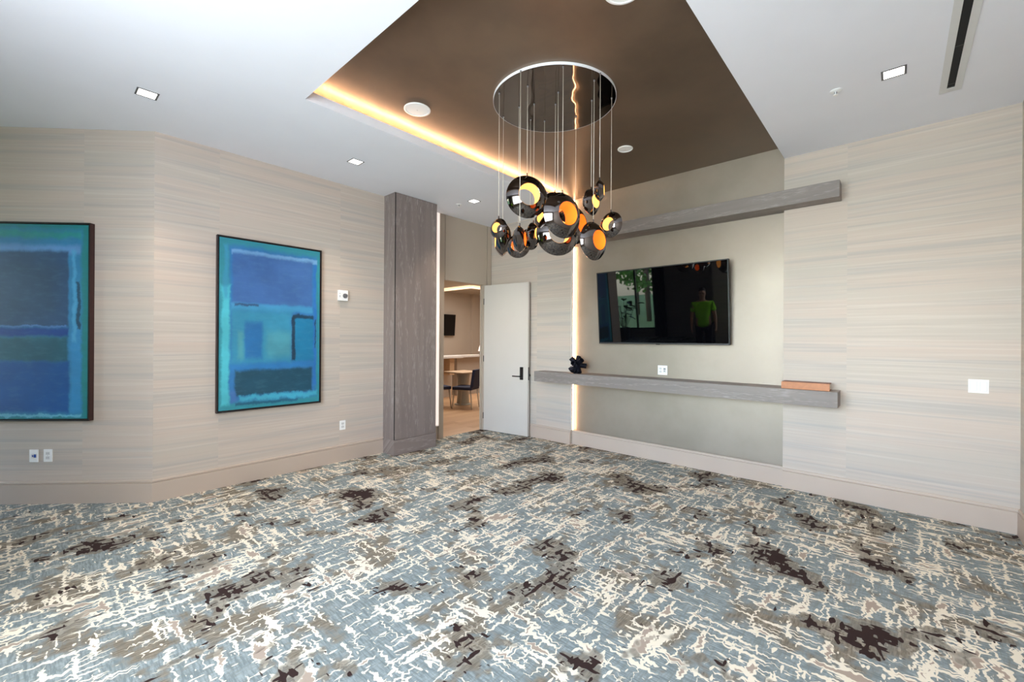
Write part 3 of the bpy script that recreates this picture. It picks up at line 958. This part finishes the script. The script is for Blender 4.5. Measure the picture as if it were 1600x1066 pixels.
# ------------------------------------------------------------------ the room beyond the door
R2Y, R2X0, R2X1, R2H = 10.5, 2.4, 11.2, 2.985
struct(box('floor_next_room', R2X0, R2X1, 5.24, R2Y + 0.1, -0.05, -0.002, M['oak']))
struct(boxes('ceiling_next_room', [(R2X0, R2X1, YD2, 8.5, R2H + 0.18, R2H + 0.3), (R2X0, R2X1, 8.5, R2Y + 0.1, R2H, R2H + 0.3)], M['ceil2']))
struct(box('wall_next_room_far', R2X0, R2X1, R2Y, R2Y + 0.1, 0, R2H + 0.2, M['tan_wall']))
struct(box('wall_next_room_right', R2X1, R2X1 + 0.1, YD2, R2Y + 0.1, 0, R2H + 0.2, M['tan_wall']))
struct(box('wall_next_room_left', R2X0 - 0.1, R2X0, YD2, R2Y + 0.1, 0, R2H + 0.2, M['tan_wall']))
struct(box('wall_next_room_near', XF + 0.02, R2X1, YD2 - 0.05, YD2, 0, R2H + 0.3, M['tan_wall']))
struct(box('trim_4', 9.62, 10.4, R2Y - 0.12, R2Y, 0, R2H, M['tan_wall']))

tv2 = tag(empty('television', (8.68, R2Y, 1.95)), 'black television on the far wall seen through the doorway', 'television')
m_ = Matrix.Translation((0, -0.12, 0)) @ Matrix.Rotation(math.radians(4), 4, 'X')
def tbox(name, b, mat):
    bm = bmesh.new(); bm_box(bm, *b)
    for v in bm.verts: v.co = m_ @ v.co
    link(name, finish(bm, name), mat, tv2)
tbox('housing', (-0.98, 0.2, 0.0, 0.04, -0.33, 0.33), M['tvbezel'])
tbox('screen', (-0.965, 0.185, -0.004, 0.0, -0.315, 0.315), M['tvscreen'])
box('wall_mount', 8.2, 8.4, R2Y - 0.1, R2Y - 0.001, 1.85, 2.05, M['black'], tv2, off=tv2.location)

cv2 = tag(empty('cove_light', (8.0, 8.7, R2H)), 'warm glowing ceiling cove in the room beyond the door', 'light strip')
M['cove2'] = plain('warm_cove_glow', srgb(255, 230, 200), 0.5, 0.0, (1.0, 0.72, 0.45), 1.4, var=0)
boxes('light_run', [(-0.06, 0.06, 0.0, 1.7, -0.07, 0.0)], M['cove2'], cv2)
boxes('light_run', [(0.06, 2.4, -0.06, 0.06, -0.07, 0.0)], M['cove2'], cv2)

# high white counter
ct = tag(empty('bar_counter', (7.35, 8.7, 0)), 'high white topped counter behind the small table in the next room', 'counter')
boxes('top', [(-1.0, 0.12, -0.30, 0.35, 1.03, 1.08), (0.12, 1.6, -0.05, 0.35, 1.03, 1.08)], M['counter'], ct)
boxes('body', [(-0.9, 0.0, 0.05, 0.30, 0, 1.03), (0.25, 1.5, 0.1, 0.30, 0, 1.03)], M['tan_wall'], ct)
boxes('support_panel', [(-0.25, -0.10, -0.20, 0.05, 0.6, 1.03)], M['tabletop'], ct)

# small pedestal table
pt = tag(empty('cafe_table', (6.72, 7.56, 0)), 'small square wood topped table on a grey pedestal', 'table')
bm = bmesh.new(); bm_box(bm, -0.32, 0.32, -0.32, 0.32, 0.735, 0.765)
link('table_top', finish(bm, 'table_top', 0.008), M['tabletop'], pt)
link('pedestal', lathe_mesh('pedestal', [(0.0, 0.20), (0.012, 0.20), (0.03, 0.15), (0.3, 0.125), (0.6, 0.14), (0.735, 0.17)], 28, 'Z'), M['pedestal'], pt)

def chair(loc, rz, label):
    e = tag(empty('dining_chair', loc, rz), label, 'chair', 'navy chairs at the small table')
    bm = bmesh.new(); bm_box(bm, -0.23, 0.23, -0.23, 0.23, 0.41, 0.48)
    link('seat', finish(bm, 'seat', 0.02), M['navy'], e)
    bm = bmesh.new(); bm_box(bm, -0.22, 0.22, 0.18, 0.25, 0.46, 0.86)
    for v in bm.verts:
        v.co.y += (v.co.z - 0.46) * 0.15
    link('backrest', finish(bm, 'backrest', 0.02), M['navy'], e)
    for sx in (-1, 1):
        for sy in (-1, 1):
            link('leg', tube_mesh('leg', (sx * 0.19, sy * 0.19, 0.41), (sx * 0.22, sy * 0.23, 0.0), 0.014), M['legmetal'], e)
        link('seat_rail', tube_mesh('seat_rail', (sx * 0.19, -0.2, 0.405), (sx * 0.19, 0.2, 0.405), 0.012), M['legmetal'], e)
chair((6.42, 7.13, 0), math.radians(205), 'navy chair with its back to the door edge, before the small table')
chair((6.02, 7.62, 0), math.radians(75), 'navy chair on the far side of the small table from the door leaf')

lamp = tag(empty('counter_lamp', (8.50, 8.80, 1.08)), 'small warm lamp standing on the white counter', 'lamp')  # lamp made up to account for the warm glow by the counter
link('base', lathe_mesh('base', [(0.0, 0.06), (0.01, 0.06), (0.012, 0.008), (0.12, 0.008)], 16, 'Z'), M['black'], lamp)
link('shade', lathe_mesh('shade', [(0.10, 0.09), (0.26, 0.05)], 20, 'Z'), M['led_soft'], lamp)

# ------------------------------------------------------------------ behind the viewpoint, mirrored in the television
def skin_mesh(name, verts, edges, radii, mat, parent, sub=2, root=0):
    me = bpy.data.meshes.new(name)
    me.from_pydata(verts, edges, [])
    o = bpy.data.objects.new(name, me)
    COL.objects.link(o)
    md = o.modifiers.new('skin', 'SKIN')
    md.use_smooth_shade = True
    if not me.skin_vertices:
        me.skin_vertices.new()
    for i, r in enumerate(radii):
        sv = me.skin_vertices[0].data[i]
        sv.radius = r if isinstance(r, tuple) else (r, r)
        sv.use_root = (i == root)
    ss = o.modifiers.new('subdivision', 'SUBSURF')
    ss.levels = ss.render_levels = sub
    o.parent = parent
    me.materials.append(mat)
    return o

M['skin'] = plain('skin_tone', srgb(196, 150, 122), 0.5, var=0.05)
M['lime'] = plain('lime_cotton', srgb(150, 235, 20), 0.8, var=0.05)
M['trouser'] = plain('dark_denim', srgb(34, 36, 44), 0.85, var=0.1)
M['hair'] = plain('dark_hair', srgb(40, 30, 26), 0.6, var=0.15)
M['shoe'] = plain('black_shoe', srgb(24, 24, 26), 0.5)
per = tag(empty('person', (-0.58, 3.57, 0.0), math.radians(-15)), 'person in a lime green t-shirt and dark trousers mirrored in the television', 'person')
V = [(0, 0, 0.95), (0, 0, 1.15), (0.01, 0, 1.38), (0.0, 0, 1.50), (0.015, 0, 1.58), (0.03, 0, 1.66), (0.025, 0, 1.75)]
Ed = [(0, 1), (1, 2), (2, 3), (3, 4), (4, 5), (5, 6)]
Rr = [(0.125, 0.165), (0.115, 0.150), (0.115, 0.175), (0.058, 0.07), (0.062, 0.06), (0.092, 0.074), (0.075, 0.066)]
def chain(start, pts):
    prev = start
    for p, r in pts:
        V.append(p); Rr.append(r); Ed.append((prev, len(V) - 1)); prev = len(V) - 1
    return prev
for sgn in (-1, 1):
    chain(0, [((0.0, sgn * 0.10, 0.86), 0.095), ((0.015, sgn * 0.11, 0.50), 0.062), ((0.0, sgn * 0.115, 0.28), 0.058), ((-0.02, sgn * 0.12, 0.09), 0.042), ((0.06, sgn * 0.13, 0.05), 0.042), ((0.16, sgn * 0.14, 0.038), 0.034)])
    hand = chain(2, [((0.0, sgn * 0.19, 1.42), 0.060), ((0.0, sgn * 0.26, 1.12), 0.046), ((0.06, sgn * 0.27, 0.88), 0.031), ((0.08, sgn * 0.268, 0.80), (0.036, 0.022))])
    for k in range(4):
        chain(hand, [((0.056 + 0.018 * k, sgn * 0.27, 0.735), 0.010), ((0.058 + 0.019 * k, sgn * 0.262, 0.690 + 0.008 * abs(k - 1.6)), 0.008)])
    chain(hand, [((0.125, sgn * 0.255, 0.775), 0.010), ((0.138, sgn * 0.245, 0.740), 0.009)])
skin_mesh('body', V, Ed, Rr, M['skin'], per)
tv_, te, tr_ = [(0, 0, 0.80), (0, 0, 1.15), (0.01, 0, 1.38), (0.0, 0, 1.465)], [(0, 1), (1, 2), (2, 3)], [(0.150, 0.190), (0.138, 0.172), (0.135, 0.198), (0.075, 0.09)]
for sgn in (-1, 1):
    i = len(tv_)
    tv_ += [(0.0, sgn * 0.195, 1.415), (0.0, sgn * 0.240, 1.21)]
    tr_ += [0.082, 0.074]
    te += [(2, i), (i, i + 1)]
skin_mesh('t_shirt', tv_, te, tr_, M['lime'], per)
pv, pe, pr = [(0, 0, 0.97)], [], [(0.140, 0.178)]
for sgn in (-1, 1):
    i = len(pv)
    pv += [(0.0, sgn * 0.10, 0.84), (0.015, sgn * 0.11, 0.48), (0.0, sgn * 0.115, 0.10)]
    pr += [0.112, 0.084, 0.074]
    pe += [(0, i), (i, i + 1), (i + 1, i + 2)]
skin_mesh('trousers', pv, pe, pr, M['trouser'], per)
skin_mesh('hair', [(-0.035, 0, 1.66), (-0.005, 0, 1.77), (0.06, 0, 1.785)], [(0, 1), (1, 2)], [(0.085, 0.072), (0.086, 0.078), (0.045, 0.06)], M['hair'], per)
for sgn in (-1, 1):
    skin_mesh('shoe', [(-0.05, sgn * 0.118, 0.052), (0.06, sgn * 0.13, 0.048), (0.18, sgn * 0.142, 0.04)], [(0, 1), (1, 2)], [0.050, 0.050, 0.038], M['shoe'], per)
    skin_mesh('ear', [(0.03, sgn * 0.075, 1.65), (0.025, sgn * 0.084, 1.675)], [(0, 1)], [0.014, 0.016], M['skin'], per, 1)
    bm = bmesh.new(); bmesh.ops.create_uvsphere(bm, u_segments=10, v_segments=8, radius=0.012)
    link('eye', finish(bm, 'eye', 0, True), M['shoe'], per, (0.112, sgn * 0.031, 1.675))
skin_mesh('nose', [(0.105, 0, 1.672), (0.132, 0, 1.640)], [(0, 1)], [0.010, 0.015], M['skin'], per, 1)
bm = bmesh.new(); bm_box(bm, 0.095, 0.117, -0.024, 0.024, 1.603, 1.612)
link('mouth', finish(bm, 'mouth', 0.003), plain('lip_tone', srgb(160, 92, 84), 0.5), per)

# potted plant by the far window
M['leaf'] = plain('dark_leaf', srgb(44, 66, 36), 0.5, var=0.25)
M['pot'] = plain('grey_planter', srgb(90, 90, 92), 0.6)
pp = tag(empty('potted_plant', (-3.45, 7.2, 0)), 'leafy potted plant in a grey planter by the far window', 'plant')
link('planter', lathe_mesh('planter', [(0.0, 0.0), (0.0, 0.15), (0.42, 0.20), (0.42, 0.18), (0.38, 0.17), (0.38, 0.0)], 28, 'Z'), M['pot'], pp)
rnd = random.Random(3)
for k in range(26):
    a = rnd.uniform(0, 6.283); rr = rnd.uniform(0.1, 0.5); zz = rnd.uniform(0.75, 1.45)
    tip = Vector((rr * math.cos(a), rr * math.sin(a), zz))
    link('stem', tube_mesh('stem', (0.05 * math.cos(a), 0.05 * math.sin(a), 0.37), tip, 0.006, 5), M['leaf'], pp)
    bm = bmesh.new()
    L0, W0 = rnd.uniform(0.22, 0.34), rnd.uniform(0.06, 0.10)
    pts = [(0, 0, 0), (L0 * 0.35, W0, 0.02), (L0 * 0.75, W0 * 0.7, 0.0), (L0, 0, -0.05), (L0 * 0.75, -W0 * 0.7, 0.0), (L0 * 0.35, -W0, 0.02)]
    vv = [bm.verts.new(p) for p in pts]; vm = bm.verts.new((L0 * 0.5, 0, -0.015))
    for q in range(6): bm.faces.new((vv[q], vv[(q + 1) % 6], vm))
    lf = link('leaf', finish(bm, 'leaf'), M['leaf'], pp, tip)
    lf.rotation_euler = (rnd.uniform(-0.4, 0.4), rnd.uniform(-0.6, 0.5), a)

# drapes beside the far window
M['drape'] = plain('teal_drape', srgb(70, 96, 100), 0.8, var=0.08)
for yy, lab in ((6.15, 'teal window drape on the side of the far window away from the corner'), (8.0, 'teal window drape between far window and corner')):
    bm = bmesh.new(); n = 40; lo, hi = [], []
    for i in range(n + 1):
        u = i / n
        x_, y_ = XB + 0.10 + 0.035 * math.sin(u * 6 * 2 * math.pi), yy - 0.22 + 0.44 * u
        lo.append(bm.verts.new((x_, y_, 0.02))); hi.append(bm.verts.new((x_, y_, 3.1)))
    for i in range(n): bm.faces.new((lo[i], lo[i + 1], hi[i + 1], hi[i]))
    o = link('window_drape', finish(bm, 'window_drape', 0, True), M['drape'])
    sd = o.modifiers.new('thickness', 'SOLIDIFY'); sd.thickness = 0.004
    tag(o, lab, 'drape')

# garden beyond the far window
struct(box('ground_outside', -30, XB - 0.2, -12, 24, -0.25, -0.15, plain('garden_lawn', srgb(110, 140, 80), 0.9, var=0.2, scale=3)))
M['tree'] = plain('garden_leaf', srgb(96, 140, 60), 0.7, var=0.3, scale=2)
M['bark'] = plain('garden_bark', srgb(90, 74, 60), 0.9, var=0.2)
def tree(x, y, h, r, label):
    e = tag(empty('tree', (x, y, -0.15)), label, 'tree', 'garden trees')
    link('trunk', tube_mesh('trunk', (0, 0, 0), (0, 0, h), 0.12, 10), M['bark'], e)
    bm = bmesh.new()
    for k in range(420):
        d = Vector((rnd.gauss(0, 1), rnd.gauss(0, 1), rnd.gauss(0, 1))).normalized() * (r * rnd.uniform(0.55, 1.0))
        d.z += h
        q = Vector((rnd.uniform(-1, 1), rnd.uniform(-1, 1), rnd.uniform(-1, 1))).normalized()
        w = q.orthogonal().normalized(); s_ = rnd.uniform(0.10, 0.2)
        a_ = [bm.verts.new(d + q * s_), bm.verts.new(d + w * s_ * 0.5), bm.verts.new(d - q * s_), bm.verts.new(d - w * s_ * 0.5)]
        bm.faces.new(a_)
    me = bpy.data.meshes.new('crown'); bm.to_mesh(me); bm.free()
    c = link('crown', me, M['tree'], e)
    c['kind'] = 'stuff'
for q in ((-9.5, 9.0, 2.6, 1.3, 'leafy garden tree nearest the far window'), (-12.5, 11.0, 3.0, 1.4, 'tall leafy garden tree behind the one at the far window'), (-10.5, 14.2, 2.4, 1.2, 'small leafy garden tree at the end of the row')):
    tree(*q)

ll = bpy.data.lights.new('counter_lamp_glow', 'POINT')  # point light added with the made-up lamp for its warm glow
ll.energy = 12; ll.color = (1.0, 0.7, 0.42); ll.shadow_soft_size = 0.04
lo = bpy.data.objects.new('counter_lamp_glow', ll); COL.objects.link(lo)
lo.location = (0, 0, 0.30); lo.parent = lamp
